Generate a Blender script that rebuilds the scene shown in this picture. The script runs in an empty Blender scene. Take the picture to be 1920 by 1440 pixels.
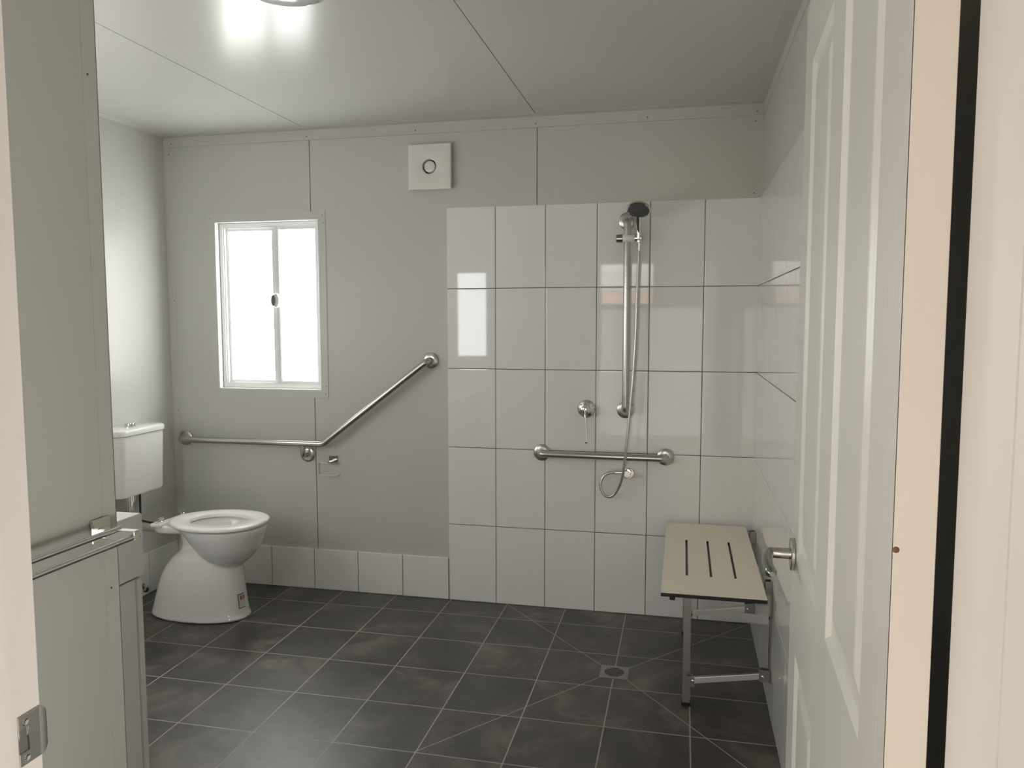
import bpy, bmesh, math, random
from mathutils import Vector, Matrix
random.seed(7)
C = bpy.context.scene.collection
PI = math.pi

# ------------------------------------------------------------------ camera
CAM = Vector((-0.3389, -3.7445, 1.4467))
yaw, pitch, roll, FPX = -0.218, -0.0834, -0.001, 1449.6
fw = Vector((math.sin(yaw)*math.cos(pitch), math.cos(yaw)*math.cos(pitch), math.sin(pitch)))
rt = Vector((math.cos(yaw), -math.sin(yaw), 0)); up = rt.cross(fw)
r2 = rt*math.cos(roll)+up*math.sin(roll); u2 = -rt*math.sin(roll)+up*math.cos(roll)
cd = bpy.data.cameras.new('camera'); cam = bpy.data.objects.new('camera', cd); C.objects.link(cam)
cam.matrix_world = Matrix(((r2.x, u2.x, -fw.x, CAM.x), (r2.y, u2.y, -fw.y, CAM.y), (r2.z, u2.z, -fw.z, CAM.z), (0, 0, 0, 1)))
cd.sensor_fit = 'HORIZONTAL'; cd.sensor_width = 36; cd.lens = 36*FPX/1920; cd.clip_start = 0.05
sc = bpy.context.scene; sc.camera = cam

# ------------------------------------------------------------------ world, lights, exposure
w = bpy.data.worlds.new('world'); sc.world = w; w.use_nodes = True
bg = w.node_tree.nodes['Background']; bg.inputs[0].default_value = (1.0, 0.93, 0.88, 1); bg.inputs[1].default_value = 8.0
vs = sc.view_settings; vs.view_transform = 'Standard'; vs.look = 'None'; vs.gamma = 1; vs.use_curve_mapping = False
vs.exposure = 0.0
sc.cycles.use_denoising = True
sc.cycles.max_bounces = 12; sc.cycles.diffuse_bounces = 6; sc.cycles.glossy_bounces = 5
sc.cycles.sample_clamp_indirect = 6.0; sc.cycles.caustics_reflective = False; sc.cycles.caustics_refractive = False
PANE_1, PANE_2, FILL_3 = 9.3, 11.0, 4.6

def area(name, loc, rot, sx, sy, power, col, portal=False):
    l = bpy.data.lights.new(name, 'AREA'); l.shape = 'RECTANGLE'; l.size = sx; l.size_y = sy
    l.energy = power; l.color = col
    o = bpy.data.objects.new(name, l); o.location = loc; o.rotation_euler = rot; C.objects.link(o)
    if portal: l.cycles.is_portal = True
    return o
# added fill lamps at both solid entry sides, and the high window's portal
area('entry_fill_left', (-2.32, -4.75, .80), (0, -PI/2, 0), 1.5, 1.5, 57, (1.0, .95, .885))
area('entry_fill_right', (1.22, -4.55, .28), (0, PI/2, 0), .5, 1.7, 56, (1.0, .96, .91))
area('entry_window_portal', (-1.175, -6.0, 1.885), (PI/2, 0, 0), .89, .49, 1, (1, 1, 1), portal=True)
# added fill lamp in front of the entry's solid lower back wall
area('entry_fill_back', (-.66, -6.08, .79), (PI/2, 0, 0), 1.6, 1.56, 15, (1.0, .95, .88))

# ------------------------------------------------------------------ materials
def mat(name, col, rough=.5, metal=0, spec=.5, bump=None, noise=None, aniso=None, coat=0):
    m = bpy.data.materials.new(name); m.use_nodes = True
    nt = m.node_tree; b = nt.nodes['Principled BSDF']
    b.inputs['Base Color'].default_value = (*col, 1); b.inputs['Roughness'].default_value = rough
    b.inputs['Metallic'].default_value = metal; b.inputs['Specular IOR Level'].default_value = spec
    b.inputs['Coat Weight'].default_value = coat; b.inputs['Coat Roughness'].default_value = .05
    tc = nt.nodes.new('ShaderNodeTexCoord'); mp = nt.nodes.new('ShaderNodeMapping')
    nt.links.new(tc.outputs['Object'], mp.inputs[0])
    n = nt.nodes.new('ShaderNodeTexNoise'); nt.links.new(mp.outputs[0], n.inputs['Vector'])
    sc_, amt = noise if noise else (6, .03)
    n.inputs['Scale'].default_value = sc_; n.inputs['Detail'].default_value = 4
    mr = nt.nodes.new('ShaderNodeMapRange'); nt.links.new(n.outputs[0], mr.inputs[0])
    mr.inputs[3].default_value = 1-amt; mr.inputs[4].default_value = 1+amt
    mx = nt.nodes.new('ShaderNodeVectorMath'); mx.operation = 'MULTIPLY'
    mx.inputs[0].default_value = col; nt.links.new(mr.outputs[0], mx.inputs[1])
    nt.links.new(mx.outputs[0], b.inputs['Base Color'])
    if bump:
        scl, strn, dist = bump
        n2 = nt.nodes.new('ShaderNodeTexNoise'); m2 = nt.nodes.new('ShaderNodeMapping')
        nt.links.new(tc.outputs['Object'], m2.inputs[0]); m2.inputs['Scale'].default_value = scl
        nt.links.new(m2.outputs[0], n2.inputs['Vector']); n2.inputs['Scale'].default_value = 1; n2.inputs['Detail'].default_value = 5
        bp = nt.nodes.new('ShaderNodeBump'); bp.inputs['Strength'].default_value = strn; bp.inputs['Distance'].default_value = dist
        nt.links.new(n2.outputs[0], bp.inputs['Height']); nt.links.new(bp.outputs[0], b.inputs['Normal'])
    return m
PANEL = mat('painted_steel_panel', (.575, .568, .530), .32, spec=.26, noise=(2, .01))
CEIL = mat('ceiling_steel_panel', (.575, .57, .538), .215, spec=.27, noise=(2, .01))
TRIM = mat('trim_steel', (.585, .578, .54), .35, spec=.3)
TILE = mat('glossy_white_tile', (.82, .81, .785), .035, spec=.5, noise=(3, .01))
GROUT = mat('wall_grout', (.10, .10, .085), .8)
CERAM = mat('white_ceramic', (.80, .79, .775), .06, spec=.5)
SEATP = mat('white_seat_plastic', (.88, .85, .83), .18)
CHROME = mat('chrome', (.78, .78, .78), .06, 1)
DCHROME = mat('dark_chrome', (.35, .35, .34), .12, 1)
STEEL = mat('brushed_stainless', (.56, .54, .52), .26, 1)
SATIN = mat('satin_chrome', (.60, .58, .56), .2, 1)
SQST = mat('square_tube_stainless', (.42, .395, .375), .3, 1)
BLACK = mat('black_rubber', (.012, .012, .012), .5)
GREYP = mat('spray_plate_grey', (.07, .075, .075), .45)
WPLAST = mat('white_plastic', (.76, .755, .70), .15)
ALU = mat('white_aluminium', (.72, .73, .72), .3)
LAM = mat('beige_laminate', (.82, .75, .62), .36, noise=(40, .03))
DOORP = mat('door_paint', (.66, .655, .61), .32, bump=((130, 130, 5), .35, .0015))
DEDGE = mat('door_edge_paint', (.63, .575, .51), .45)
JAMB = mat('jamb_paint', (.74, .70, .655), .4)
LOBBY = mat('lobby_wall', (.22, .205, .185), .6)
LAMPG = mat('opal_lamp_glass', (.55, .55, .56), .12)
PIPE = mat('grey_pipe', (.34, .34, .32), .3)
HOSE = mat('braided_hose', (.55, .55, .53), .28, 1, bump=((900, 900, 900), .3, .0005))

def emit_mat(name, col, s):
    m = bpy.data.materials.new(name); m.use_nodes = True; nt = m.node_tree; b = nt.nodes['Principled BSDF']
    b.inputs['Base Color'].default_value = (.8, .8, .8, 1); b.inputs['Roughness'].default_value = .3
    b.inputs['Emission Color'].default_value = (*col, 1); b.inputs['Emission Strength'].default_value = s
    return m
PANE = emit_mat('frosted_daylight_pane', (.98, 1.0, .98), PANE_1)
PANEB = emit_mat('frosted_side_pane', (.92, .97, 1.0), PANE_2)

def floor_mat():
    m = bpy.data.materials.new('charcoal_floor_tile'); m.use_nodes = True; nt = m.node_tree
    b = nt.nodes['Principled BSDF']; L = nt.links
    tc = nt.nodes.new('ShaderNodeTexCoord'); sp = nt.nodes.new('ShaderNodeSeparateXYZ'); L.new(tc.outputs['Object'], sp.inputs[0])
    def M(op, a, b_=None, c=None):
        n = nt.nodes.new('ShaderNodeMath'); n.operation = op
        for i, v in enumerate((a, b_, c)):
            if v is None: continue
            if isinstance(v, (int, float)): n.inputs[i].default_value = v
            else: L.new(v, n.inputs[i])
        return n.outputs[0]
    X, Y = sp.outputs[0], sp.outputs[1]
    P = .3; x0, y0 = .007, -.194; G = .0021
    ux = M('DIVIDE', M('SUBTRACT', X, x0), P); uy = M('DIVIDE', M('SUBTRACT', Y, y0), P)
    def dist(u): return M('MULTIPLY', M('ABSOLUTE', M('SUBTRACT', u, M('ROUND', u))), P)
    d = M('MINIMUM', dist(ux), dist(uy))
    def seg(ax, ay, bx, by):
        lx, ly = bx-ax, by-ay; l2 = lx*lx+ly*ly
        px, py = M('SUBTRACT', X, ax), M('SUBTRACT', Y, ay)
        t = M('DIVIDE', M('ADD', M('MULTIPLY', px, lx), M('MULTIPLY', py, ly)), l2)
        t = M('MINIMUM', M('MAXIMUM', t, 0.0), 1.0)
        qx, qy = M('SUBTRACT', px, M('MULTIPLY', t, lx)), M('SUBTRACT', py, M('MULTIPLY', t, ly))
        return M('SQRT', M('ADD', M('MULTIPLY', qx, qx), M('MULTIPLY', qy, qy)))
    for s in ((-1.2, 0, -.65, -.605), (0, 0, -.537, -.605), (-1.2, -1.394, -.65, -.716), (0, -1.394, -.537, -.716)):
        d = M('MINIMUM', d, M('MULTIPLY', seg(*s), 1.25))
    g = M('LESS_THAN', d, G)
    cell = nt.nodes.new('ShaderNodeCombineXYZ'); L.new(M('FLOOR', ux), cell.inputs[0]); L.new(M('FLOOR', uy), cell.inputs[1])
    wn = nt.nodes.new('ShaderNodeTexWhiteNoise'); L.new(cell.outputs[0], wn.inputs['Vector'])
    off = nt.nodes.new('ShaderNodeVectorMath'); off.operation = 'MULTIPLY_ADD'
    L.new(wn.outputs['Color'], off.inputs[0]); off.inputs[1].default_value = (7, 7, 7); L.new(tc.outputs['Object'], off.inputs[2])
    n1 = nt.nodes.new('ShaderNodeTexNoise'); L.new(off.outputs[0], n1.inputs['Vector']); n1.inputs['Scale'].default_value = 4; n1.inputs['Detail'].default_value = 9; n1.inputs['Roughness'].default_value = .62
    n1.inputs['Distortion'].default_value = .6
    cr = nt.nodes.new('ShaderNodeValToRGB'); L.new(n1.outputs[0], cr.inputs[0])
    cr.color_ramp.elements[0].position = .34; cr.color_ramp.elements[0].color = (.026, .023, .020, 1)
    cr.color_ramp.elements[1].position = .70; cr.color_ramp.elements[1].color = (.150, .130, .108, 1)
    e = cr.color_ramp.elements.new(.52); e.color = (.056, .050, .043, 1)
    vv = nt.nodes.new('ShaderNodeVectorMath'); vv.operation = 'SCALE'; L.new(cr.outputs[0], vv.inputs[0])
    L.new(M('ADD', M('MULTIPLY', wn.outputs['Value'], .16), .92), vv.inputs['Scale'])
    mx = nt.nodes.new('ShaderNodeMix'); mx.data_type = 'RGBA'; L.new(g, mx.inputs[0]); L.new(vv.outputs[0], mx.inputs[6]); mx.inputs[7].default_value = (.42, .39, .35, 1)
    L.new(mx.outputs[2], b.inputs['Base Color'])
    L.new(M('ADD', M('MULTIPLY', g, .3), M('ADD', M('MULTIPLY', n1.outputs[0], .12), .35)), b.inputs['Roughness'])
    b.inputs['Specular IOR Level'].default_value = 1.0
    bp = nt.nodes.new('ShaderNodeBump'); bp.inputs['Strength'].default_value = .5; bp.inputs['Distance'].default_value = .002
    L.new(M('SUBTRACT', M('MULTIPLY', n1.outputs[0], .2), g), bp.inputs['Height']); L.new(bp.outputs[0], b.inputs['Normal'])
    return m
FLOOR = floor_mat()

# ------------------------------------------------------------------ mesh helpers
def bm_(): return bmesh.new()
def box(bm, x0, x1, y0, y1, z0, z1, bev=0, seg=2, M=None):
    vs_ = [bm.verts.new((x, y, z)) for x in (x0, x1) for y in (y0, y1) for z in (z0, z1)]
    q = [(0, 1, 3, 2), (4, 6, 7, 5), (0, 4, 5, 1), (2, 3, 7, 6), (0, 2, 6, 4), (1, 5, 7, 3)]
    fs = [bm.faces.new([vs_[i] for i in f]) for f in q]
    if M is not None:
        for v in vs_: v.co = M @ v.co
    if bev:
        es = list({e for f in fs for e in f.edges})
        bmesh.ops.bevel(bm, geom=es, offset=bev, segments=seg, affect='EDGES', clamp_overlap=True)
def smooth_path(pts, n=8):
    P = [Vector(p) for p in pts]; P = [2*P[0]-P[1]]+P+[2*P[-1]-P[-2]]; out = []
    for i in range(1, len(P)-2):
        for k in range(n):
            t = k/n; a, b, c, d = P[i-1:i+3]
            out.append(.5*((2*b)+(c-a)*t+(2*a-5*b+4*c-d)*t*t+(3*b-a-3*c+d)*t**3))
    out.append(P[-2]); return out
def fillet(pts, r, n=8):
    P = [Vector(p) for p in pts]; out = [P[0]]
    for i in range(1, len(P)-1):
        a, b, c = P[i-1], P[i], P[i+1]; u = (a-b).normalized(); v = (c-b).normalized()
        ang = u.angle(v); d = min(r/math.tan(ang/2), (a-b).length*.49, (c-b).length*.49)
        s, e = b+u*d, b+v*d
        for k in range(n+1):
            t = k/n; out.append((1-t)**2*s+2*t*(1-t)*b+t*t*e)
    out.append(P[-1]); return out
def tube(bm, pts, r, seg=20, cap=True, sq=None):
    P = [Vector(p) for p in pts]; rings = []; n = len(P)
    T = [(P[min(i+1, n-1)]-P[max(i-1, 0)]).normalized() for i in range(n)]
    nrm = T[0].orthogonal().normalized()
    for i in range(n):
        nrm = (nrm-T[i]*nrm.dot(T[i])).normalized(); bn = T[i].cross(nrm)
        rr = r[i] if isinstance(r, (list, tuple)) else r
        rings.append([bm.verts.new(P[i]+(nrm*math.cos(2*PI*k/seg)+bn*math.sin(2*PI*k/seg))*rr) for k in range(seg)])
    for a, b in zip(rings, rings[1:]):
        for k in range(seg): bm.faces.new((a[k], a[(k+1) % seg], b[(k+1) % seg], b[k]))
    if cap: bm.faces.new(rings[0][::-1]); bm.faces.new(rings[-1])
def lathe(bm, prof, origin, axis, seg=40):
    """prof: list of (radius, height along axis)"""
    ax = Vector(axis).normalized(); u = ax.orthogonal().normalized(); v = ax.cross(u); o = Vector(origin); rings = []
    for r, h in prof:
        if r < 1e-6: rings.append([bm.verts.new(o+ax*h)])
        else: rings.append([bm.verts.new(o+ax*h+(u*math.cos(2*PI*k/seg)+v*math.sin(2*PI*k/seg))*r) for k in range(seg)])
    for a, b in zip(rings, rings[1:]):
        for k in range(seg):
            k2 = (k+1) % seg
            if len(a) == 1 and len(b) == 1: continue
            if len(a) == 1: bm.faces.new((a[0], b[k2], b[k]))
            elif len(b) == 1: bm.faces.new((a[k], a[k2], b[0]))
            else: bm.faces.new((a[k], a[k2], b[k2], b[k]))
def loft(bm, rings, cap=True):
    R = [[bm.verts.new(p) for p in r] for r in rings]
    n = len(R[0])
    for a, b in zip(R, R[1:]):
        for k in range(n): bm.faces.new((a[k], a[(k+1) % n], b[(k+1) % n], b[k]))
    if cap: bm.faces.new(R[0][::-1]); bm.faces.new(R[-1])
def obj(name, bm, m, parent=None, smooth=True, angle=35):
    bmesh.ops.recalc_face_normals(bm, faces=bm.faces)
    me = bpy.data.meshes.new(name); bm.to_mesh(me); bm.free(); me.materials.append(m)
    if smooth:
        for p in me.polygons: p.use_smooth = True
        me.set_sharp_from_angle(angle=math.radians(angle))
    o = bpy.data.objects.new(name, me); C.objects.link(o)
    if parent: 
        o.parent = parent
        o.matrix_parent_inverse = parent.matrix_basis.inverted()
    return o
def thing(name, label, cat, loc=(0, 0, 0), group=None):
    o = bpy.data.objects.new(name, None); o.location = loc; o.empty_display_size = .05; C.objects.link(o)
    o['label'] = label; o['category'] = cat
    if group: o['group'] = group
    return o
def struct(name, bm, m, parent=None, label=None, **k):
    o = obj(name, bm, m, parent, **k)
    if parent is None:
        o['kind'] = 'structure'; o['label'] = label; o['category'] = LCAT[name.split('_')[0]]
    return o
LCAT = dict(wall='wall', floor='floor', ceiling='ceiling', window='window', door='door', baseboard='skirting', trim='trim')

# ------------------------------------------------------------------ room shell
XL, CZ, YF = -3.09, 2.42, -3.02
TH = .075
b = bm_(); box(b, XL-TH, TH, YF-.09, TH+.0, -.05, 0)
struct('floor', b, FLOOR, label='charcoal square floor tiles with pale grout and diagonal falls towards the drain', smooth=False)
gp = .0022
def panels_y(bm, x_edges, z0, z1, hole=None):
    """back wall sheets, face at y=0"""
    for a, c in zip(x_edges, x_edges[1:]):
        a2, c2 = a+gp, c-gp
        if hole and not (c2 < hole[0] or a2 > hole[1]):
            hx0, hx1, hz0, hz1 = hole
            for (p, q, s, t) in ((a2, hx0, z0, z1), (hx1, c2, z0, z1), (max(a2, hx0), min(c2, hx1), z0, hz0), (max(a2, hx0), min(c2, hx1), hz1, z1)):
                if q-p > .001: box(bm, p, q, 0, .012, s, t)
        else: box(bm, a2, c2, 0, .012, z0, z1)
H = (-2.795, -2.196, 1.076, 1.964)
b = bm_()
panels_y(b, [XL, -2.236, -1.043, TH], 0, CZ, H)
for (p, q, s, t) in ((XL-TH, H[0], 0, CZ), (H[1], TH, 0, CZ), (H[0], H[1], 0, H[2]), (H[0], H[1], H[3], CZ)):
    box(b, p, q, .012, TH, s, t)
wall_back = struct('wall_back', b, PANEL, label='back wall of pale grey painted steel panels with thin vertical joints', smooth=False)
b = bm_(); box(b, XL-TH, XL, YF, 0, 0, CZ)
struct('wall_left', b, PANEL, label='pale grey steel panel wall on the left behind the cistern', smooth=False)
b = bm_(); box(b, 0, TH, YF, 0, 0, CZ)
wall_right = struct('wall_right', b, PANEL, label='right wall, grey panel above and white tiled beside the folding seat', smooth=False)
# front wall with the doorway
JX0, JX1, DH = -1.062, -.107, 2.08
b = bm_()
box(b, XL-TH, JX0-.03, YF-.085, YF, 0, CZ); box(b, JX1+.03, 1.3, YF-.085, YF, 0, CZ); box(b, JX0-.03, JX1+.03, YF-.085, YF, DH+.03, CZ)
struct('wall_front', b, PANEL, label='front panel wall holding the doorway in the foreground', smooth=False)
b = bm_(); box(b, -1.66, -1.6, YF, -2.244, 0, CZ)
struct('wall_partition', b, PANEL, label='grey panel partition on the left edge carrying the double towel rail', smooth=False)
b = bm_(); box(b, -1.6, -1.5985, -2.286, -2.244, 0, CZ-.002); box(b, -1.662, -1.5985, -2.2455, -2.2435, 0, CZ-.002)
t1 = struct('trim_1', b, TRIM, label='thin painted angle trim on the end of the partition wall', smooth=False)
# ceiling
b = bm_()
for a, c in zip([XL, -2.243, -1.043, 0], [-2.243, -1.043, 0]): box(b, a+gp*.8, c-gp*.8, YF, 0, CZ, CZ+.012)
box(b, XL-TH, TH, YF, TH, CZ+.012, CZ+.06)
struct('ceiling', b, CEIL, label='pale steel panel ceiling with two long joints', smooth=False)

def screws(parent, pts, axis, r=.0032):
    for p in pts:
        q = bm_(); lathe(q, [(0, .0022), (r*.7, .002), (r, .0005), (r, 0)], p, axis, 10)
        obj('screw', q, DARKSCREW, parent)
DARKSCREW = mat('screw_head', (.12, .12, .10), .4)
screws(t1, [(-1.5985, -2.272, 1.972), (-1.5985, -2.27, .84)], (1, 0, 0), .0025)

# cove and corner trims
b = bm_(); box(b, XL, 0, -.0015, 0, 2.366, CZ); box(b, XL, 0, -.055, 0, CZ-.0015, CZ); box(b, XL, 0, -.004, 0, 2.366, 2.369)
t = struct('trim_2', b, TRIM, label='painted cove trim along the top of the back wall', smooth=False)
screws(t, [(x, -.0015, 2.385) for x in (-3.04, -2.25, -1.66, -1.05, -.52, -.03)], (0, -1, 0))
b = bm_(); box(b, -.0015, 0, YF, -.002, 2.366, CZ-.002); box(b, -.055, 0, YF, -.056, CZ-.003, CZ); box(b, -.004, 0, YF, -.01, 2.364, 2.367)
struct('trim_3', b, TRIM, label='painted cove trim along the top of the right wall', smooth=False)
b = bm_(); box(b, XL, XL+.0015, YF, -.002, 2.366, CZ-.002); box(b, XL, XL+.055, YF, -.056, CZ-.003, CZ)
struct('trim_4', b, TRIM, label='painted cove trim along the top of the left wall', smooth=False)
b = bm_(); box(b, XL, XL+.045, -.0016, 0, .2, 2.366); box(b, XL, XL+.0016, -.045, -.0016, .2, 2.366)
t = struct('trim_5', b, TRIM, label='vertical corner trim between the left wall and back wall', smooth=False)
screws(t, [(XL+.035, -.0016, z) for z in (2.33, 1.55, .95)], (0, -1, 0))
b = bm_(); box(b, -.045, 0, -.0016, 0, 2.0, 2.366); box(b, -.0016, 0, -.045, -.0016, 2.0, 2.366)
t = struct('trim_6', b, TRIM, label='vertical corner trim above the tiles at the right back corner', smooth=False)
screws(t, [(-.035, -.0016, z) for z in (2.34, 2.02)], (0, -1, 0))

# tiles
def tiles(bm, us, vs_, place, t=.008, g=.0016, gu=None):
    gu = g if gu is None else gu
    """us/vs_: edges; place(u,v,h)->point"""
    for u0, u1 in zip(us, us[1:]):
        for v0, v1 in zip(vs_, vs_[1:]):
            ta, tb = random.uniform(-.0006, .0006)*(1 if gu == g else .1), random.uniform(-.0005, .0005); rings = []
            for ins, h in ((g, 0), (g, t-.0012), (g+.0008, t-.0003), (g+.0045, t)):
                r = []
                iu = (ins-g)*(1 if gu == g else .12)+gu
                for (u, v, su, sv) in ((u0+iu, v0+ins, -1, -1), (u1-iu, v0+ins, 1, -1), (u1-iu, v1-ins, 1, 1), (u0+iu, v1-ins, -1, 1)):
                    k = h/t if h else 0
                    r.append(place(u, v, h+k*(ta*su*.35+tb*sv*.35)))
                rings.append(r)
            loft(bm, rings)
zs = [0, .4, .8, 1.2, 1.6, 2.0]
b = bm_(); tiles(b, [-1.5+.25*i for i in range(7)], zs, lambda u, v, h: (min(u, -.001), -h, max(v, .0015)))
obj('shower_tiles', b, TILE, wall_back, smooth=False)
b = bm_(); box(b, -1.497, -.002, -.0055, 0, .001, 1.997); obj('tile_grout', b, GROUT, wall_back, smooth=False)
b = bm_(); tiles(b, sorted([-.0085]+[-.25*i for i in range(1, 7)]), zs, lambda u, v, h: (-h, u, max(v, .0015)), g=.0014, gu=.0004)
obj('shower_tiles', b, TILE, wall_right, smooth=False)
b = bm_(); box(b, -.0055, 0, -1.497, -.0085, .001, 1.997); obj('tile_grout', b, GROUT, wall_right, smooth=False)
# skirting tiles
SH = .221
xs = [XL+.009]+[-3.0, -2.756, -2.508, -2.256, -2.005, -1.754, -1.503]
b = bm_(); tiles(b, xs, [.0, SH], lambda u, v, h: (u, -h, max(v, .0015)), t=.0078)
t = struct('baseboard_back', b, TILE, label='row of white skirting tiles along the back wall', smooth=False)
b = bm_(); box(b, XL+.009, -1.503, -.0055, 0, .001, SH-.002); obj('tile_grout', b, GROUT, t, smooth=False)
b = bm_(); tiles(b, [-3.0+.25*i for i in range(12)]+[-.009], [.0, SH], lambda u, v, h: (XL+h, u, max(v, .0015)), t=.0078)
t = struct('baseboard_left', b, TILE, label='row of white skirting tiles along the left wall', smooth=False)
b = bm_(); box(b, XL, XL+.0055, -3.0, -.009, .001, SH-.002); obj('tile_grout', b, GROUT, t, smooth=False)
b = bm_(); tiles(b, [-3.0+.25*i for i in range(7)], [.0, SH], lambda u, v, h: (-h, u, max(v, .0015)), t=.0078)
struct('baseboard_right', b, TILE, label='white skirting tiles on the right wall behind the door', smooth=False)

# ------------------------------------------------------------------ windows
def frame(bm, x0, x1, z0, z1, w_, y0, y1, bev=.001):
    box(bm, x0, x0+w_, y0, y1, z0, z1, bev); box(bm, x1-w_, x1, y0, y1, z0, z1, bev)
    box(bm, x0+w_, x1-w_, y0, y1, z0, z0+w_, bev); box(bm, x0+w_, x1-w_, y0, y1, z1-w_, z1, bev)
hx0, hx1, hz0, hz1 = H
b = bm_()      # reveal lining and outer frame
box(b, hx0, hx0+.002, 0, TH, hz0, hz1); box(b, hx1-.002, hx1, 0, TH, hz0, hz1); box(b, hx0, hx1, 0, TH, hz0, hz0+.002); box(b, hx0, hx1, 0, TH, hz1-.002, hz1)
win = struct('window_1', b, ALU, label='white aluminium sliding window with two frosted bright panes in the back wall', smooth=False)
b = bm_(); frame(b, hx0+.002, hx1-.002, hz0+.002, hz1-.002, .028, .04, .075); frame(b, hx0+.004, hx1-.004, hz0+.004, hz1-.004, .020, .034, .04)
obj('window_frame', b, ALU, win)
def tr(bm, *a): box(bm, *a)
b = bm_(); A = .041
box(b, hx0-A, hx1+A, -.0030, 0, hz0-A, hz0); box(b, hx0-A, hx1+A, -.0030, 0, hz1, hz1+A)
box(b, hx0-A, hx0, -.0020, 0, hz0, hz1); box(b, hx1, hx1+A, -.0034, 0, hz0-.004, hz1+.004)
wt = obj('window_trim', b, TRIM, win, smooth=False)
screws(wt, [(hx0-.025, -.003, hz0-.02), (hx1+.025, -.003, hz0-.02), (hx0-.025, -.003, hz1+.02), (hx1+.025, -.003, hz1+.02), (hx1+.03, -.0034, hz1-.02), (hx1+.03, -.0034, hz0+.02)], (0, -1, 0), .0025)
gx0, gx1, gz0, gz1 = hx0+.03, hx1-.03, hz0+.03, hz1-.03
mid = -2.468
b = bm_(); frame(b, gx0, mid+.012, gz0, gz1, .014, .058, .068); box(b, mid-.026, mid+.004, .052, .060, gz0, gz1, .003)
s1 = obj('sliding_sash', b, ALU, win)
b = bm_(); frame(b, mid-.002, gx1, gz0, gz1, .012, .044, .054); box(b, mid-.004, mid+.026, .038, .050, gz0, gz1, .004)
s2 = obj('sliding_sash', b, ALU, win)
b = bm_(); box(b, gx0+.014, mid+.006, .0615, .0645, gz0+.014, gz1-.014); obj('glass_pane', b, PANE, s1, smooth=False)
b = bm_(); box(b, mid+.0, gx1-.012, .0475, .0505, gz0+.012, gz1-.012); obj('glass_pane', b, PANE, s2, smooth=False)
b = bm_(); lathe(b, [(0, 0), (.036, 0), (.04, .004), (.04, .014), (.034, .02), (0, .022)], (mid+.010, .038, 1.548), (0, -1, 0), 32)
for v in b.verts: v.co.x = mid+.008+(v.co.x-mid-.01)*.55
obj('latch', b, mat('latch_plastic', (.62, .60, .58), .3), s2)
b = bm_(); lathe(b, [(0, .0225), (.028, .0205), (.03, .018), (0, .012)], (mid, .033, 1.548), (0, -1, 0), 24)
for v in b.verts: v.co.x = mid-.004+(v.co.x-mid)*.42
obj('latch_grip', b, mat('latch_dark', (.10, .09, .085), .5), s2)

# second window, high on the front wall left of the partition (seen mirrored in the tiles)
b = bm_(); frame(b, -2.36, -2.02, 1.08, 1.9, .04, YF, YF+.012)
w2 = struct('window_2', b, ALU, label='narrow frosted window on the front wall behind the partition')
b = bm_(); box(b, -2.32, -2.06, YF, YF+.005, 1.12, 1.86); obj('glass_pane', b, PANEB, w2, smooth=False)

FILLPANE = emit_mat('added_glow_pane', (1.0, .98, .94), FILL_3)  # invented glowing pane, added to light the room from the left
b = bm_()
for (y0, y1, z0, z1) in ((-2.70, -2.66, 1.02, 1.84), (-1.24, -1.20, 1.02, 1.84), (-2.66, -1.24, 1.02, 1.06), (-2.66, -1.24, 1.80, 1.84)): box(b, XL, XL+.014, y0, y1, z0, z1, .001)
w3 = struct('window_added', b, ALU, label='added glowing window panel on the left wall above the vanity, unseen behind the partition')
b = bm_(); box(b, XL, XL+.005, -2.66, -1.24, 1.06, 1.80); obj('glass_pane', b, FILLPANE, w3, smooth=False)  # glowing sheet laid on the solid left wall

# ------------------------------------------------------------------ doorway frame and door
b = bm_()
for (y0, y1, z0, z1) in ((YF-.09, YF-.031, 0, DH+.03), (YF-.018, YF, 0, DH+.03), (YF-.031, YF-.018, 0, .958), (YF-.031, YF-.018, .986, DH+.03)): box(b, JX0-.03, JX0, y0, y1, z0, z1)
box(b, JX0, JX0+.012, YF-.089, YF-.048, 0, DH, .001)
box(b, JX1, JX1+.03, YF-.115, YF, 0, DH+.03, .004, 3)
box(b, JX0, JX1, YF-.09, YF, DH, DH+.03, .001)
dj = struct('trim_7', b, JAMB, label='cream painted door frame around the doorway in the foreground')
b = bm_(); box(b, JX1-.0015, JX1+.1, YF-.19, YF-.118, 0, DH+.03, .001); obj('architrave', b, JAMB, dj)
b = bm_(); box(b, JX0-.1, JX0-.001, YF-.1, YF-.091, 0, DH+.1, .001); obj('architrave', b, JAMB, dj)
# strike plate on the left jamb
st = thing('strike_plate', 'satin metal latch strike plate on the left door jamb', 'strike plate', (JX0, YF-.02, .97))
b = bm_()
prof = [(-.050, 0), (-.012, 0), (.0, .002), (.010, .0045), (.018, .006)]
def sp_ring(y, off, zh, th): return [(JX0+.0005+off, YF+y, .968+zh), (JX0+.0005+off, YF+y, .968-zh), (JX0+.0005+off+th, YF+y, .968-zh), (JX0+.0005+off+th, YF+y, .968+zh)]
th = .0018
zc = .972
def sheet(bm, y0, y1, z0, z1, o0=0, o1=0):
    loft(bm, [[(JX0+.0003+o0, y0, z0), (JX0+.0003+o0+th, y0, z0), (JX0+.0003+o0+th, y0, z1), (JX0+.0003+o0, y0, z1)],
              [(JX0+.0003+o1, y1, z0), (JX0+.0003+o1+th, y1, z0), (JX0+.0003+o1+th, y1, z1), (JX0+.0003+o1, y1, z1)]])
ya, yb, yc = YF-.031, YF-.018, YF-.003
sheet(b, ya, yb, zc+.014, zc+.029); sheet(b, ya, yb, zc-.029, zc-.014); sheet(b, yb, yc, zc-.029, zc+.029)
rings = []
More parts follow.
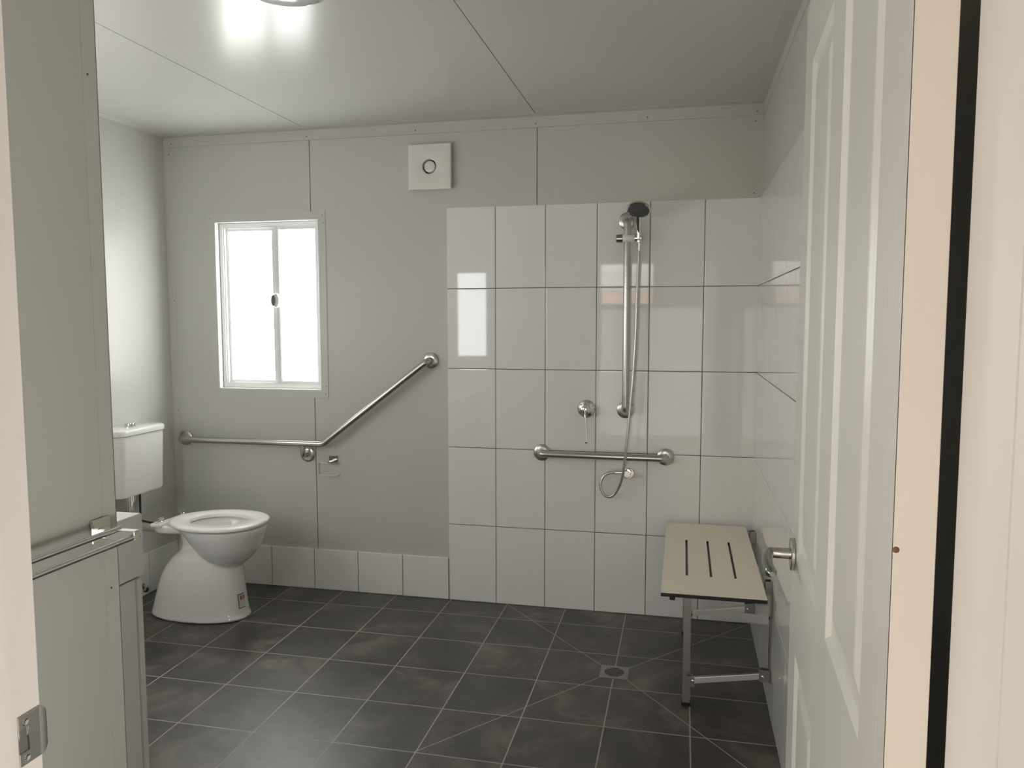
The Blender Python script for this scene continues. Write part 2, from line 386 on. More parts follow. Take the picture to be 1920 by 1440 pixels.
for k in range(9):
    t = k/8; y = yc+.010*t; off = .006*t*t; zh = .029*math.sqrt(max(0.05, 1-(t*.75)**2.2))
    x = JX0+.0003-off*.3+.002*t
    rings.append([(x, y, zc-zh), (x+th, y, zc-zh), (x+th, y, zc+zh), (x, y, zc+zh)])
loft(b, rings)
obj('plate', b, SATIN, st, angle=50)
b = bm_(); box(b, JX0-.012, JX0+.0006, ya+.0003, yb-.0003, zc-.0137, zc+.0137)
bmesh.ops.delete(b, geom=[f for f in b.faces if f.calc_center_median().x > JX0], context='FACES')
obj('latch_box', b, CHROME, st, smooth=False)
for dz in (.021, -.021):
    b = bm_(); lathe(b, [(0, .0006), (.0015, .0006), (.0035, .0016), (.0045, 0)], (JX0+.0022, YF-.023, zc+dz), (1, 0, 0), 16); obj('screw', b, CHROME, st)

# panelled door, opened about 90 degrees: local s along the door, n out of its visible face
Hp = Vector((-.154, -3.012, 0)); Fp = Vector((-.113, -2.100, 0)); ds = (Fp-Hp).normalized(); dn = Vector((-ds.y, ds.x, 0))
def D(s, n, z): return Hp+ds*s+dn*n+Vector((0, 0, z))
DW, DT, DTOP = .922, .035, 2.045
def dbox(bm, s0, s1, n0, n1, z0, z1, bev=0):
    M = Matrix(((ds.x, dn.x, 0, Hp.x), (ds.y, dn.y, 0, Hp.y), (0, 0, 1, 0), (0, 0, 0, 1)))
    box(bm, s0, s1, n0, n1, z0, z1, bev, 2, M)
b = bm_()
S = [0, .125, .40, .522, .80, DW]; Zs = [.006, .25, .80, .995, 1.915, DTOP]
def dquad(bm, pts): bm.faces.new([bm.verts.new(D(*p)) for p in pts])
for i in range(5):
    for j in range(5):
        s0, s1, z0, z1 = S[i], S[i+1], Zs[j], Zs[j+1]
        if i in (1, 3) and j in (1, 3):
            prof = [(0, 0), (.010, -.007), (.016, -.008), (.026, -.008), (.050, -.002), (.054, -.0015)]
            for (i0, n0), (i1, n1) in zip(prof, prof[1:]):
                a = [(s0+i0, n0, z0+i0), (s1-i0, n0, z0+i0), (s1-i0, n0, z1-i0), (s0+i0, n0, z1-i0)]
                c = [(s0+i1, n1, z0+i1), (s1-i1, n1, z0+i1), (s1-i1, n1, z1-i1), (s0+i1, n1, z1-i1)]
                for k in range(4): dquad(bm=b, pts=[a[k], a[(k+1) % 4], c[(k+1) % 4], c[k]])
            i1, n1 = prof[-1]
            dquad(b, [(s0+i1, n1, z0+i1), (s1-i1, n1, z0+i1), (s1-i1, n1, z1-i1), (s0+i1, n1, z1-i1)])
        else: dquad(b, [(s0, 0, z0), (s1, 0, z0), (s1, 0, z1), (s0, 0, z1)])
bmesh.ops.remove_doubles(b, verts=b.verts, dist=1e-5)
dbox(b, 0, DW, -DT, -.0101, .006, DTOP)
dbox(b, .0015, DW-.0015, -.0101, -.0002, DTOP-.004, DTOP); dbox(b, DW-.001, DW, -.0101, -.0001, .006, DTOP)
door = struct('door_1', b, DOORP, label='white moulded panel door standing open on the right with a lever handle', smooth=False)
b = bm_(); dbox(b, -.0012, 0, -DT, -.0005, .006, DTOP, .0004)
de = obj('hinge_edge', b, DEDGE, door, smooth=False); de['label'] = 'smooth cream painted edge'
STAIN = mat('brown_stain', (.14, .07, .03), .7)
b = bm_(); lathe(b, [(0, .0008), (.0022, .0006), (.003, 0)], D(-.0012, -.003, 1.242), -ds, 12); obj('screw_hole', b, STAIN, door)
# hinges (behind, in the dark gap)
for z in (.25, .85, 1.8):
    b = bm_(); tube(b, [D(-.006, -DT-.006, z-.045), D(-.006, -DT-.006, z+.045)], .005, 12); obj('hinge', b, STEEL, door)
# lever handle
hz = .980; hs = .862
b = bm_(); lathe(b, [(0, 0), (.031, 0), (.0325, .002), (.0325, .007), (.031, .009), (.012, .0095), (0, .0095)], D(hs, 0, hz), dn, 48)
hd = obj('handle_rose', b, SATIN, door)
b = bm_(); lathe(b, [(0, .009), (.0112, .009), (.0108, .02), (.0105, .046), (.009, .052), (0, .053)], D(hs, 0, hz), dn, 32)
obj('handle_neck', b, SATIN, door)
b = bm_()
rings = []
for k in range(17):
    t = k/16; s = hs+.012-.135*t; hh = .0085+.001*t; tt = .0112-.001*t
    if k == 0: hh *= .55; tt *= .6
    if k == 16: hh *= .5; tt *= .5
    nn = .047+.008*math.sin(t*PI*.9)
    rings.append([tuple(D(s, nn+tt*math.cos(a), hz-.006*t*t+hh*math.sin(a))) for a in [2*PI*q/16 for q in range(16)]])
loft(b, rings); obj('lever', b, mat('lever_chrome', (.27, .28, .27), .16, 1), door)

# ------------------------------------------------------------------ entry space behind the camera
LX0, LX1, LY = -2.35, 1.25, -6.1
b = bm_(); box(b, LX0, LX1, LY, YF-.085, -.05, -.005)
struct('floor_entry', b, mat('entry_floor', (.58, .54, .48), .6), label='pale floor of the entry space outside the doorway', smooth=False)
b = bm_(); box(b, LX0, LX1, LY, YF-.085, CZ, CZ+.04)
struct('ceiling_entry', b, LOBBY, label='ceiling of the entry space outside the doorway', smooth=False)
b = bm_(); box(b, LX0, -1.62, LY-.05, LY, 0, CZ); box(b, -.73, LX1, LY-.05, LY, 0, CZ); box(b, -1.62, -.73, LY-.05, LY, 0, 1.64); box(b, -1.62, -.73, LY-.05, LY, 2.13, CZ)
struct('wall_entry_back', b, LOBBY, label='beige wall with a high window opening behind the camera', smooth=False)
b = bm_(); box(b, LX0-.05, LX0, LY, YF-.085, 0, CZ)
struct('wall_entry_left', b, LOBBY, label='beige wall on the left of the entry space', smooth=False)
b = bm_(); box(b, LX1, LX1+.05, LY, YF-.085, 0, CZ)
struct('wall_entry_right', b, LOBBY, label='beige wall on the right of the entry space', smooth=False)

b = bm_(); box(b, -9, 6, -19, -15, -.05, 2.12); nb = struct('wall_outside', b, mat('peach_render', (.78, .55, .42), .8), label='peach rendered wall of a building outside the entry window', smooth=False)
b = bm_(); loft(b, [[(-9.3, -14.6, 2.12), (6.3, -14.6, 2.12), (6.3, -14.6, 2.26), (-9.3, -14.6, 2.26)], [(-9.3, -17, 2.5), (6.3, -17, 2.5), (6.3, -17, 2.75), (-9.3, -17, 2.75)], [(-9.3, -19.4, 2.12), (6.3, -19.4, 2.12), (6.3, -19.4, 2.26), (-9.3, -19.4, 2.26)]])
obj('pale_roof', b, mat('pale_roof', (.75, .75, .76), .6), nb, smooth=False)

# ------------------------------------------------------------------ exhaust vent
v = thing('exhaust_fan', 'square white exhaust fan cover with a round centre on the back wall', 'exhaust fan', (-1.577, 0, 2.2))
b = bm_(); n = 48
cx_, cz_, hw = -1.578, 2.199, .111
def sqpt(a, hw, r=.006):
    c, s = math.cos(a), math.sin(a); k = hw/max(abs(c), abs(s)); return (cx_+c*k, cz_+s*k)
angs = [2*PI*(k+.5)/n for k in range(n)]
angs = sorted(set([round(a, 6) for a in angs]+[round(PI/4+PI/2*k, 6) for k in range(4)]))
def vr(hw, y): return [(sqpt(a, hw)[0], y, sqpt(a, hw)[1]) for a in angs]
def cr_(r, y): return [(cx_+r*math.cos(a), y, cz_+r*math.sin(a)) for a in angs]
loft(b, [vr(hw*.93, -.001), vr(hw*.93, -.018), vr(hw, -.019), vr(hw, -.030), vr(hw-.003, -.033), vr(hw-.012, -.0345), cr_(.040, -.036), cr_(.036, -.034), cr_(.0345, -.012)], cap=False)
obj('cover', b, WPLAST, v)
b = bm_(); lathe(b, [(0, .031), (.022, .031), (.027, .029), (.0285, .025), (.0285, .006), (0, .005)], (cx_, 0, cz_), (0, -1, 0), 40)
obj('centre_disc', b, WPLAST, v)
b = bm_(); lathe(b, [(.036, .013), (.036, .002), (0, .002)], (cx_, 0, cz_), (0, -1, 0), 40); obj('recess', b, BLACK, v)

# ------------------------------------------------------------------ ceiling light
lt = thing('ceiling_light', 'round flat ceiling light with a metal rim cut by the top of the frame', 'ceiling light', (-1.435, -1.71, CZ))
b = bm_(); lathe(b, [(.122, 0), (.126, .01), (.126, .052), (.123, .060), (.114, .060)], (-1.435, -1.71, CZ), (0, 0, -1), 64); obj('rim', b, CHROME, lt)
b = bm_(); lathe(b, [(.1145, .05), (.114, .060), (.105, .068), (.07, .076), (0, .080)], (-1.435, -1.71, CZ), (0, 0, -1), 64); obj('lamp_shade', b, LAMPG, lt)

# ------------------------------------------------------------------ grab rails
R16 = .0165
def flange(parent, x, z, wall_t=.0):
    b = bm_(); lathe(b, [(0, wall_t), (.040, wall_t), (.041, wall_t+.002), (.040, wall_t+.007), (.036, wall_t+.010), (.024, wall_t+.012), (.0175, wall_t+.013), (.0, wall_t+.013)], (x, 0, z), (0, -1, 0), 48)
    return obj('flange', b, STEEL, parent)
g = thing('grab_rail', 'angled stainless grab rail rising right beside the window above the toilet', 'grab rail', (-2.98, 0, .797))
b = bm_()
tube(b, fillet([(-3.01, -.008, .797), (-3.01, -.06, .797), (-2.165, -.06, .800), (-1.59, -.06, 1.239), (-1.59, -.008, 1.239)], .05, 8), R16, 24)
obj('rail', b, STEEL, g)
flange(g, -3.01, .797); flange(g, -1.59, 1.239); flange(g, -2.281, .733)
b = bm_(); tube(b, fillet([(-2.281, -.06, .797), (-2.281, -.06, .733), (-2.281, -.008, .733)], .03), .0125, 20); obj('support_post', b, STEEL, g)
g = thing('grab_rail', 'vertical stainless grab rail on the shower tiles holding the handset slider', 'grab rail', (-.607, -.008, 1.01))
b = bm_(); tube(b, fillet([(-.607, -.016, 1.909), (-.603, -.06, 1.909), (-.603, -.06, 1.012), (-.607, -.016, 1.012)], .035), R16, 24); obj('rail', b, STEEL, g)
flange(g, -.607, 1.909, .0085); flange(g, -.607, 1.012, .0085)
g = thing('grab_rail', 'short horizontal stainless grab rail on the shower tiles below the mixer tap', 'grab rail', (-.71, -.008, .79))
b = bm_(); tube(b, fillet([(-1.015, -.016, .790), (-1.015, -.06, .790), (-.413, -.06, .789), (-.413, -.016, .789)], .035), R16, 24); obj('rail', b, STEEL, g)
flange(g, -1.015, .790, .0085); flange(g, -.413, .789, .0085)

# ------------------------------------------------------------------ toilet roll holder
h = thing('toilet_roll_holder', 'small chrome toilet roll holder with an open wire arm under the grab rail', 'toilet roll holder', (-2.134, 0, .71))
b = bm_(); box(b, -2.158, -2.112, -.008, 0, .697, .731, .0015); obj('mounting_plate', b, DCHROME, h)
b = bm_(); box(b, -2.147, -2.121, -.056, -.008, .698, .706, .0015); obj('bracket_arm', b, DCHROME, h)
b = bm_(); tube(b, fillet([(-2.125, -.053, .699), (-2.192, -.053, .699), (-2.192, -.053, .636), (-2.088, -.053, .634), (-2.070, -.053, .647)], .008, 4), .0026, 10); obj('wire_arm', b, STEEL, h)

# ------------------------------------------------------------------ shower mixer
m_ = thing('shower_mixer', 'round chrome shower mixer with a long pin lever hanging down', 'shower mixer', (-.795, -.008, 1.01))
b = bm_(); lathe(b, [(0, .0085), (.043, .0085), (.044, .011), (.041, .016), (.030, .022), (.024, .024), (0, .024)], (-.795, 0, 1.012), (0, -1, 0), 48); obj('wall_plate', b, CHROME, m_)
b = bm_(); lathe(b, [(.0235, .022), (.0235, .052), (.021, .060), (.014, .064), (0, .065)], (-.795, 0, 1.012), (0, -1, 0), 40); obj('handle_body', b, CHROME, m_)
b = bm_(); tube(b, smooth_path([(-.793, -.060, 1.008), (-.793, -.072, .985), (-.790, -.074, .93), (-.787, -.076, .859)], 6), [.009, .0078, .0066, .0056, .005, .0046, .0044]+[.0042]*5+[.004]*7, 14)
obj('lever', b, CHROME, m_)
b = bm_(); lathe(b, [(0, -.004), (.005, -.002), (.005, .002), (0, .004)], (-.787, -.076, .855), (0, 0, 1), 14); obj('lever_tip', b, BLACK, m_)

# ------------------------------------------------------------------ handset, slider, hose, outlet
s_ = thing('handset_slider', 'horizontal slider bracket clamped on the vertical grab rail', 'bracket', (-.59, -.06, 1.822))
b = bm_(); lathe(b, [(0, -.020), (.019, -.020), (.020, -.018), (.020, .034), (.019, .036), (0, .036)], (-.603, -.064, 1.822), (1, 0, 0), 32); obj('clamp', b, WPLAST, s_)
b = bm_(); lathe(b, [(0, -.050), (.018, -.050), (.0195, -.048), (.0195, -.022), (.017, -.020), (0, -.020)], (-.603, -.064, 1.822), (1, 0, 0), 32); obj('knob', b, DCHROME, s_)
b = bm_(); lathe(b, [(0, .036), (.0165, .036), (.0165, .064), (.015, .066), (0, .066)], (-.603, -.070, 1.822), (1, 0, 0), 32); obj('holder', b, CHROME, s_)
hs_ = thing('shower_handset', 'round chrome shower handset with a dark spray face tilted downwards', 'shower head', (-.552, -.12, 1.9))
hc = Vector((-.547, -.135, 1.945)); hn = Vector((-.06, -.50, -.84)).normalized()
b = bm_(); lathe(b, [(0, -.022), (.022, -.021), (.044, -.013), (.054, -.004), (.0555, .002), (.0545, .006), (.0485, .0075)], hc, hn, 48); obj('head_shell', b, CHROME, hs_)
b = bm_(); lathe(b, [(.049, .0072), (.044, .0085), (.020, .009), (0, .009)], hc, hn, 48)
sf = obj('spray_face', b, GREYP, hs_)
b = bm_()
u_ = hn.orthogonal().normalized(); v_ = hn.cross(u_)
for r, k_ in ((.012, 6), (.024, 12), (.037, 18)):
    for k in range(k_):
        a = 2*PI*k/k_; lathe(b, [(.0013, .0085), (.0009, .0108), (0, .0108)], hc+(u_*math.cos(a)+v_*math.sin(a))*r, hn, 6)
obj('nozzles', b, mat('nozzle_rubber', (.16, .16, .16), .5), sf)['kind'] = 'stuff'
b = bm_(); tube(b, smooth_path([(-.5505, -.098, 1.945), (-.551, -.083, 1.905), (-.549, -.078, 1.86), (-.547, -.076, 1.815), (-.546, -.078, 1.795)], 6), [.014]*5+[.0125]*6+[.012]*6+[.0115]*4+[.0100]*4, 20)
obj('handle', b, CHROME, hs_)
b = bm_(); tube(b, smooth_path([(-.5535, -.0975, 1.92), (-.5530, -.0945, 1.88), (-.5500, -.0905, 1.845)], 5), [.004, .006, .0068, .0065, .006, .0055, .005, .0045, .004, .0035, .002], 12)
obj('grip_inset', b, BLACK, hs_)
ho = thing('shower_hose', 'long thin silver shower hose hanging down in front of the tiles and looping', 'hose', (-.56, -.09, 1.3))
hp = [(-.546, -.078, 1.795), (-.5485, -.080, 1.70), (-.553, -.085, 1.55), (-.556, -.088, 1.40), (-.564, -.090, 1.22), (-.574, -.092, 1.08), (-.585, -.093, .95), (-.594, -.093, .85), (-.602, -.088, .765), (-.614, -.078, .69), (-.638, -.066, .627), (-.668, -.058, .594), (-.700, -.053, .600), (-.719, -.050, .640), (-.708, -.048, .685), (-.680, -.047, .706), (-.645, -.047, .710), (-.622, -.047, .711)]
b = bm_(); tube(b, smooth_path(hp, 8), .0062, 14); obj('hose_pipe', b, HOSE, ho)
b = bm_(); tube(b, [(-.648, -.047, .710), (-.628, -.047, .711), (-.627, -.047, .711), (-.612, -.047, .711)], [.0080, .0080, .0095, .0095], 16); obj('hose_nut', b, CHROME, ho)
b = bm_(); tube(b, [(-.546, -.078, 1.80), (-.547, -.079, 1.765)], [.0095, .0075], 16); obj('hose_nut', b, CHROME, ho)
ou = thing('wall_outlet_elbow', 'round chrome hose outlet on the tiles below the horizontal grab rail', 'shower outlet', (-.592, -.008, .70))
b = bm_(); lathe(b, [(0, .0085), (.027, .0085), (.0275, .012), (.025, .0145), (0, .015)], (-.588, 0, .702), (0, -1, 0), 40); obj('wall_plate', b, CHROME, ou)
b = bm_(); lathe(b, [(.0165, .012), (.0165, .052), (.0175, .054), (.0175, .058), (.015, .060), (0, .060)], (-.592, 0, .706), (0, -1, 0), 32); obj('elbow_body', b, CHROME, ou)

# ------------------------------------------------------------------ floor drain
dr = thing('floor_drain', 'square stainless floor drain grate where the diagonal grout lines meet', 'drain', (-.593, -.66, 0))
b = bm_(); box(b, -.650, -.536, -.717, -.604, .0, .0025, .0006); obj('grate_plate', b, mat('drain_steel', (.36, .36, .34), .4, 1), dr)
b = bm_()
for k in range(7):
    y = -.66+(k-3)*.0115; hwid = math.sqrt(max(0, .040**2-(y+.66)**2)); box(b, -.593-hwid, -.593+hwid, y-.0032, y+.0032, .0026, .0030)
obj('slots', b, BLACK, dr, smooth=False)

# ------------------------------------------------------------------ toilet pan
TY = -.445
def egg(x0, x1, hw_, z, n=40, p=2.2, back=1.0):
    cx0 = (x0+x1)/2; a = (x1-x0)/2; out = []
    for k in range(n):
        t = 2*PI*k/n; c, s = math.cos(t), math.sin(t)
        x = cx0+a*math.copysign(abs(c)**(2/p), c); y = hw_*math.copysign(abs(s)**(2/p), s)
        if c < 0: y *= (1-(1-back)*abs(c)**1.5)
        out.append((x, TY+y, z))
    return out
tl = thing('toilet', 'white ceramic toilet pan with open seat beside the left wall', 'toilet', (-2.6, TY, 0))
b = bm_()
loft(b, [egg(*r) for r in [(-2.902, -2.388, .139, 0.001), (-2.902, -2.388, .139, .010), (-2.895, -2.397, .135, .03), (-2.88, -2.405, .131, .08), (-2.862, -2.412, .127, .14), (-2.84, -2.418, .122, .20), (-2.81, -2.424, .115, .25), (-2.775, -2.432, .106, .29), (-2.74, -2.45, .092, .318), (-2.70, -2.48, .07, .335), (-2.66, -2.52, .04, .34)]])
loft(b, [egg(*r, p=2.0) for r in [(-2.50, -2.43, .04, 0.2540), (-2.55, -2.395, .085, 0.2760), (-2.605, -2.36, .120, 0.3090), (-2.645, -2.33, .145, 0.3490), (-2.675, -2.31, .162, 0.3890), (-2.70, -2.297, .174, 0.4240), (-2.72, -2.292, .178, 0.4440), (-2.73, -2.292, .178, 0.4540), (-2.725, -2.297, .172, 0.4580),
     (-2.68, -2.325, .140, 0.4570), (-2.665, -2.335, .128, 0.4390), (-2.65, -2.35, .118, 0.4140), (-2.62, -2.37, .10, 0.3540), (-2.58, -2.40, .07, 0.3040), (-2.53, -2.44, .035, 0.2860)]])
loft(b, [egg(-2.84, -2.66, .10, 0.4190, p=3), egg(-2.845, -2.66, .108, 0.4260, p=3), egg(-2.845, -2.67, .108, 0.4520, p=3), egg(-2.84, -2.67, .103, 0.4570, p=3)])
loft(b, [egg(-2.735, -2.64, .055, 0.3140, p=2.2), egg(-2.725, -2.64, .045, 0.3540, p=2.2), egg(-2.735, -2.64, .048, 0.3940, p=2.2), egg(-2.76, -2.64, .062, 0.4290, p=2.2)])
pan = obj('pan', b, CERAM, tl)
rm = pan.modifiers.new('r', 'REMESH'); rm.mode = 'VOXEL'; rm.voxel_size = .0055; rm.use_smooth_shade = True
sm = pan.modifiers.new('s', 'SMOOTH'); sm.factor = .5; sm.iterations = 7
# seat ring
b = bm_()
def ring(x0, x1, hw_, z, back=.74): return egg(x0, x1, hw_, z, 56, 2.3, back)
def ringi(x0, x1, hw_, z): return egg(x0, x1, hw_, z, 56, 2.0, 1)
R_ = [ring(-2.769, -2.297, .190, 0.4615), ring(-2.774, -2.292, .195, 0.4660), ring(-2.776, -2.291, .196, 0.4740), ring(-2.772, -2.295, .192, 0.4800), ring(-2.759, -2.308, .180, 0.4825),
      ringi(-2.680, -2.372, .122, 0.4805), ringi(-2.672, -2.378, .116, 0.4750), ringi(-2.672, -2.378, .116, 0.4615)]
loft(b, R_+[R_[0]], cap=False); bmesh.ops.remove_doubles(b, verts=b.verts, dist=1e-6)
obj('seat', b, SEATP, tl, angle=60)
for sy in (-1, 1):
    b = bm_(); lathe(b, [(0, 0), (.013, 0), (.013, .018), (.010, .021), (0, .022)], (-2.793, TY+sy*.085, .458), (0, 0, 1), 20)
    tube(b, [(-2.793, TY+sy*.085-.018, .487), (-2.793, TY+sy*.085+.018, .487)], .0085, 16); obj('hinge', b, CHROME, tl)
b = bm_(); box(b, -2.822, -2.77, TY-.125, TY-.06, .456, .472, .004); obj('seat_bracket', b, SEATP, tl)
b = bm_(); lathe(b, [(0, .002), (.005, .0015), (.006, 0)], (-2.66, TY-.1355, .035), (0, -1, 0), 12); obj('fixing_cap', b, SEATP, tl)
# compliance sticker at the front of the foot
b = bm_()
def stick(bm, a0, a1, z0, z1, off, nseg=6):
    def pt(a, z):
        hw_ = .131+(.08-z)*.08; xf = -2.404+(.08-z)*.12
        return (xf-.24+.24*abs(math.cos(a))**(2/2.2)+off*math.cos(a), TY-abs(hw_)*abs(math.sin(a))**(2/2.2)-off*math.sin(a), z)
    for k in range(nseg):
        A0, A1 = a0+(a1-a0)*k/nseg, a0+(a1-a0)*(k+1)/nseg
        bm.faces.new([bm.verts.new(pt(A0, z0)), bm.verts.new(pt(A1, z0)), bm.verts.new(pt(A1, z1)), bm.verts.new(pt(A0, z1))])
stick(b, -.10, .30, .055, .125, .0016); bmesh.ops.remove_doubles(b, verts=b.verts, dist=1e-5)
stk = obj('sticker', b, mat('sticker_dark', (.07, .06, .055), .5), tl)
b = bm_(); stick(b, -.075, .275, .059, .121, .0022); bmesh.ops.remove_doubles(b, verts=b.verts, dist=1e-5); obj('sticker_paper', b, mat('sticker_white', (.62, .60, .58), .5), stk)
b = bm_(); RED = mat('sticker_red', (.28, .07, .06), .5)
for a0, a1 in ((-.02, .05), (.07, .11), (.14, .21)): stick(b, a0, a1, .095, .116, .0028, 1)
obj('sticker_marks', b, RED, stk)

# cistern
cs = thing('cistern', 'white toilet cistern with chrome push buttons mounted on the left wall', 'cistern', (-3.02, TY+.02, .6))
CY = TY+.02
def rr(x0, x1, hy, z, r, n=8):
    """rectangle with rounded front corners"""
    pts = [(x0, CY-hy, z)]
    for k in range(n+1):
        a = -PI/2+PI/2*k/n; pts.append((x1-r+r*math.cos(a), CY-hy+r+r*math.sin(a), z))
    for k in range(n+1):
        a = PI/2*k/n; pts.append((x1-r+r*math.cos(a), CY+hy-r+r*math.sin(a), z))
    pts.append((x0, CY+hy, z)); return pts
x0 = XL+.001
b = bm_(); loft(b, [rr(x0, -2.968, .150, .583, .04), rr(x0, -2.955, .160, .586, .045), rr(x0, -2.950, .163, .60, .045), rr(x0, -2.945, .172, .885, .045)]); obj('tank', b, CERAM, cs)
b = bm_(); loft(b, [rr(x0, -2.948, .170, .8855, .045), rr(x0, -2.938, .177, .888, .048), rr(x0, -2.937, .178, .905, .048), rr(x0, -2.941, .174, .913, .046), rr(x0, -2.955, .162, .917, .04)]); obj('lid', b, CERAM, cs)
for sy, r in ((-.016, .019), (.018, .012)):
    b = bm_(); lathe(b, [(0, .0), (r, 0), (r, .016), (r-.002, .018), (0, .018)], (-3.02, CY+sy, .917), (0, 0, 1), 24); obj('flush_button', b, CHROME, cs)
# flush pipe and water supply
fp = thing('flush_pipe', 'grey flush pipe running from under the cistern into the toilet back', 'pipe', (-3.0, CY, .4))
b = bm_(); tube(b, fillet([(-3.02, CY-.03, .578), (-3.02, CY-.03, .416), (-2.852, TY, .416)], .05, 8), .019, 20); obj('pipe', b, PIPE, fp)
b = bm_(); tube(b, [(-3.02, CY-.03, .582), (-3.02, CY-.03, .545), (-3.02, CY-.03, .544), (-3.02, CY-.03, .50)], [.030, .030, .022, .022], 24); obj('pipe_nut', b, CHROME, fp)
wh = thing('water_hose', 'thin dark water supply hose hanging from the cistern towards the floor valve', 'hose', (-3.0, CY+.08, .5))
b = bm_(); tube(b, smooth_path([(-3.02, CY+.045, .582), (-3.018, CY+.042, .50), (-3.012, CY+.03, .435), (-3.02, CY+.015, .36), (-3.03, CY-.01, .22), (-3.045, CY+.02, .10), (-3.055, CY+.08, .066)], 8), .0052, 12); obj('hose_pipe', b, BLACK, wh)
b = bm_(); tube(b, smooth_path([(-3.035, CY-.01, .449), (-2.99, CY-.0, .443), (-2.93, CY-.01, .4385), (-2.868, TY, .4385)], 6), .0050, 12); obj('black_line', b, BLACK, fp)  # thin black line along the top of the flush pipe
vl = thing('stop_valve', 'small chrome water stop valve near the floor behind the toilet', 'valve', (-3.05, -.33, .05))
vy = CY+.085
b = bm_(); lathe(b, [(0, 0), (.026, 0), (.024, .006), (.011, .009), (.011, .034), (0, .034)], (XL+.0078, vy, .052), (1, 0, 0), 24); obj('valve_body', b, CHROME, vl)
b = bm_(); lathe(b, [(0, .0), (.010, 0), (.010, .028), (0, .03)], (-3.06, vy, .056), (0, 0, 1), 20); obj('valve_neck', b, CHROME, vl)
b = bm_(); lathe(b, [(0, .034), (.014, .034), (.015, .038), (.013, .052), (0, .054)], (XL+.0078, vy, .052), (1, 0, 0), 10); obj('valve_knob', b, DCHROME, vl)

# ------------------------------------------------------------------ vanity
va = thing('vanity_unit', 'white vanity cabinet partly hidden behind the partition wall', 'vanity', (-2.4, -2.1, 0))
VYF, VYN = -1.693, -2.59
b = bm_(); box(b, -2.50, -1.989, VYN, VYF-.001, .0, .655, .001); obj('cabinet_body', b, mat('vanity_white', (.60, .595, .56), .3), va)
VW = bpy.data.materials['vanity_white']
b = bm_(); box(b, -1.9885, -1.971, VYN+.002, VYF-.040, .008, .652, .0012); dd = obj('door', b, VW, va)
b = bm_(); box(b, -2.45, -1.966, VYF-.034, VYF-.014, .0, .652, .003); obj('side_panel', b, VW, va)
b = bm_(); box(b, -2.51, -1.968, VYN-.005, VYF, .657, .85, .003); obj('basin_top', b, VW, va)

# ------------------------------------------------------------------ towel rail
tr_ = thing('towel_rail', 'double chrome towel rail fixed to the partition wall', 'towel rail', (-1.6, -2.6, .98))
for y in (-2.298, -2.93):
    b = bm_(); box(b, -1.5985, -1.592, y-.028, y+.028, .955, 1.008, .002)
    pl = obj('bracket_plate', b, CHROME, tr_)
    b = bm_(); box(b, -1.592, -1.502, y-.010, y+.010, .966, .986, .0015); obj('bracket_arm', b, CHROME, tr_)
for x, z in ((-1.556, .984), (-1.509, .972)):
    b = bm_(); tube(b, [(x, -2.94, z), (x, -2.286, z)], .0066, 20); obj('rail', b, CHROME, tr_)

# ------------------------------------------------------------------ folding shower seat
fs = thing('folding_shower_seat', 'beige slatted folding shower seat on stainless legs fixed to the right wall', 'shower seat', (-.22, -.53, 0))
SX0, SX1, SY0, SY1, SZ = -.402, -.040, -1.018, -.045, .480
b = bm_()
slx = [-.311, -.222, -.133]; sly = (-.812, -.326); sw = .0045
ys_ = [SY0, sly[0], sly[1], SY1]
box_cells = []
# board made of strips around the three slots
xs_ = [SX0]+[q for s in slx for q in (s-sw, s+sw)]+[SX1]
def board(bm, z0, z1, ins):
    """grid board with slots left open"""
    xe = list(xs_); xe[0] += ins; xe[-1] -= ins; ye = list(ys_); ye[0] += ins; ye[-1] -= ins
    V = {}
    def vt(i, j, z):
        k = (i, j, z)
        if k not in V: V[k] = bm.verts.new((xe[i], ye[j], z))
        return V[k]
    solid = lambda i, j: 0 <= i < 7 and 0 <= j < 3 and not (j == 1 and i in (1, 3, 5))
    for i in range(7):
        for j in range(3):
            if not solid(i, j): continue
            for z in (z0, z1): bm.faces.new([vt(i, j, z), vt(i+1, j, z), vt(i+1, j+1, z), vt(i, j+1, z)])
            for (di, dj, a, c) in ((-1, 0, (i, j), (i, j+1)), (1, 0, (i+1, j), (i+1, j+1)), (0, -1, (i, j), (i+1, j)), (0, 1, (i, j+1), (i+1, j+1))):
                if not solid(i+di, j+dj): bm.faces.new([vt(*a, z0), vt(*c, z0), vt(*c, z1), vt(*a, z1)])
board(b, SZ-.0015, SZ, 0)
obj('seat_board', b, LAM, fs, smooth=False)['label'] = 'beige laminate seat top with three slots'
b = bm_(); board(b, SZ-.010, SZ-.0016, 0); box(b, SX0, SX1, SY0, SY1, SZ-.0145, SZ-.0101); obj('seat_core_slot_shade', b, mat('black_core_slot_shade', (.015, .015, .014), .4), fs, smooth=False)  # black core; its closed bottom sheet paints the depth of the slots dark
STAYM = mat('stay_steel_lit', (.95, .92, .90), .35, 1)  # near-white base paints in the bright door reflected by the stays
LYS = (-.868, -.195)
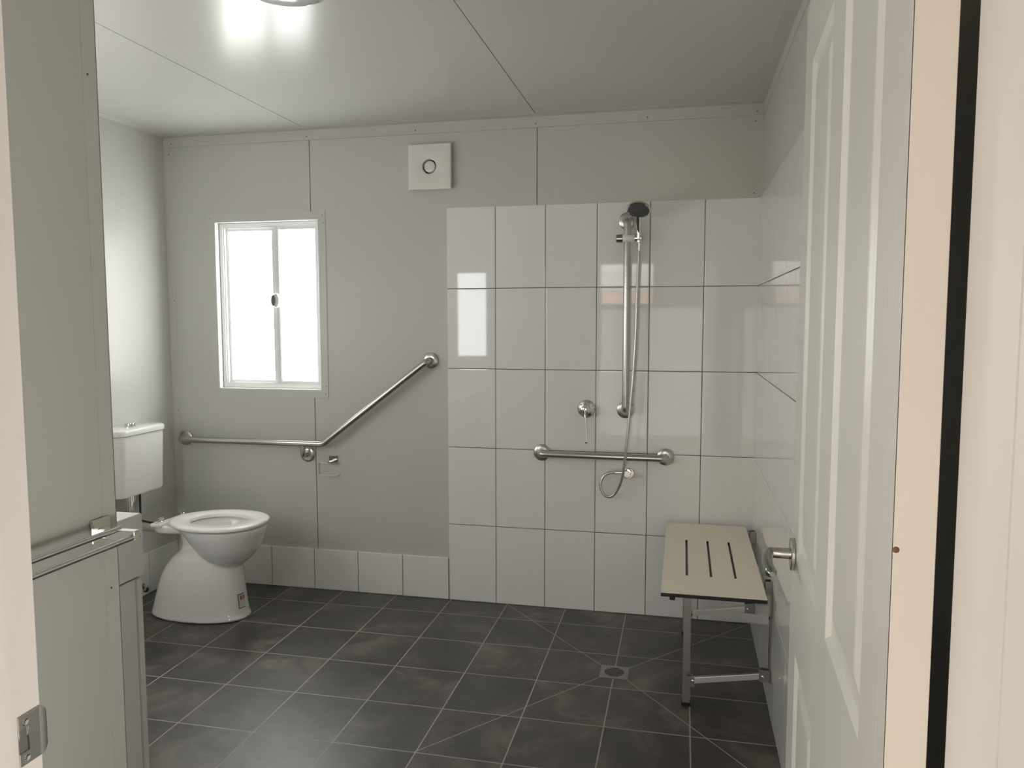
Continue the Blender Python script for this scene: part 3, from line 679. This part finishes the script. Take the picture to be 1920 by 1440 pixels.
for y in LYS:
    b = bm_(); box(b, -.3205, -.2935, y-.013, y+.013, .014, SZ-.0145, .0015); lg = obj('leg', b, SQST, fs)
    b = bm_(); box(b, -.3235, -.2905, y-.016, y+.016, 0, .014, .002); obj('rubber_foot', b, BLACK, lg)
    # folding stay from the leg to the wall plate
    b = bm_(); p, q = Vector((-.292, y-.022, .108)), Vector((-.030, y-.022, .152)); d = (q-p); L_ = d.length; ang = math.atan2(d.z, d.x)
    M = Matrix.Translation(p) @ Matrix.Rotation(-ang, 4, 'Y')
    box(b, 0, L_, -.008, .008, -.011, .011, .0015, 2, M); sy_ = obj('stay_bar', b, STAYM, fs)
    for c in (p+d*.03, q-d*.03):
        b = bm_(); lathe(b, [(0, 0), (.007, 0), (.007, .004), (.004, .006), (0, .006)], c+Vector((0, -.008, 0)), (0, -1, 0), 14); obj('bolt', b, CHROME, sy_)
    b = bm_(); box(b, -.305, -.285, y-.016, y-.013, .088, .128, .001); box(b, -.305, -.278, y-.034, y-.031, .088, .126, .001); obj('pivot_bracket', b, SQST, lg)
    # wall channel with hinge lugs
    b = bm_(); box(b, -.0135, -.0085, y-.020, y+.020, .125, .500, .001); wp = obj('wall_plate', b, SQST, fs)
    b = bm_(); box(b, -.050, -.0136, y-.035, y-.031, .132, .176, .001); box(b, -.050, -.0136, y-.013, y-.009, .132, .176, .001); obj('pivot_bracket', b, SQST, wp)
    b = bm_(); box(b, -.046, -.0136, y-.016, y+.016, .450, .4655, .001); box(b, -.034, -.0136, y-.018, y-.014, .4655, .500, .001); box(b, -.034, -.0136, y+.014, y+.018, .4655, .500, .001); obj('hinge', b, SQST, wp)
    for z in (.245, .36, .478):
        b = bm_(); lathe(b, [(0, 0), (.006, 0), (.006, .003), (.003, .005), (0, .005)], (-.0135, y, z), (-1, 0, 0), 12); obj('bolt', b, DARKSCREW, wp)
for y in (-.985, -.08):
    b = bm_(); box(b, -.372, -.352, y-.012, y+.012, SZ-.034, SZ-.0145, .002); obj('bump_stop', b, BLACK, fs)
b = bm_(); box(b, -.330, -.284, -.90, -.16, SZ-.024, SZ-.0146, .001); obj('cross_bar', b, SQST, fs)
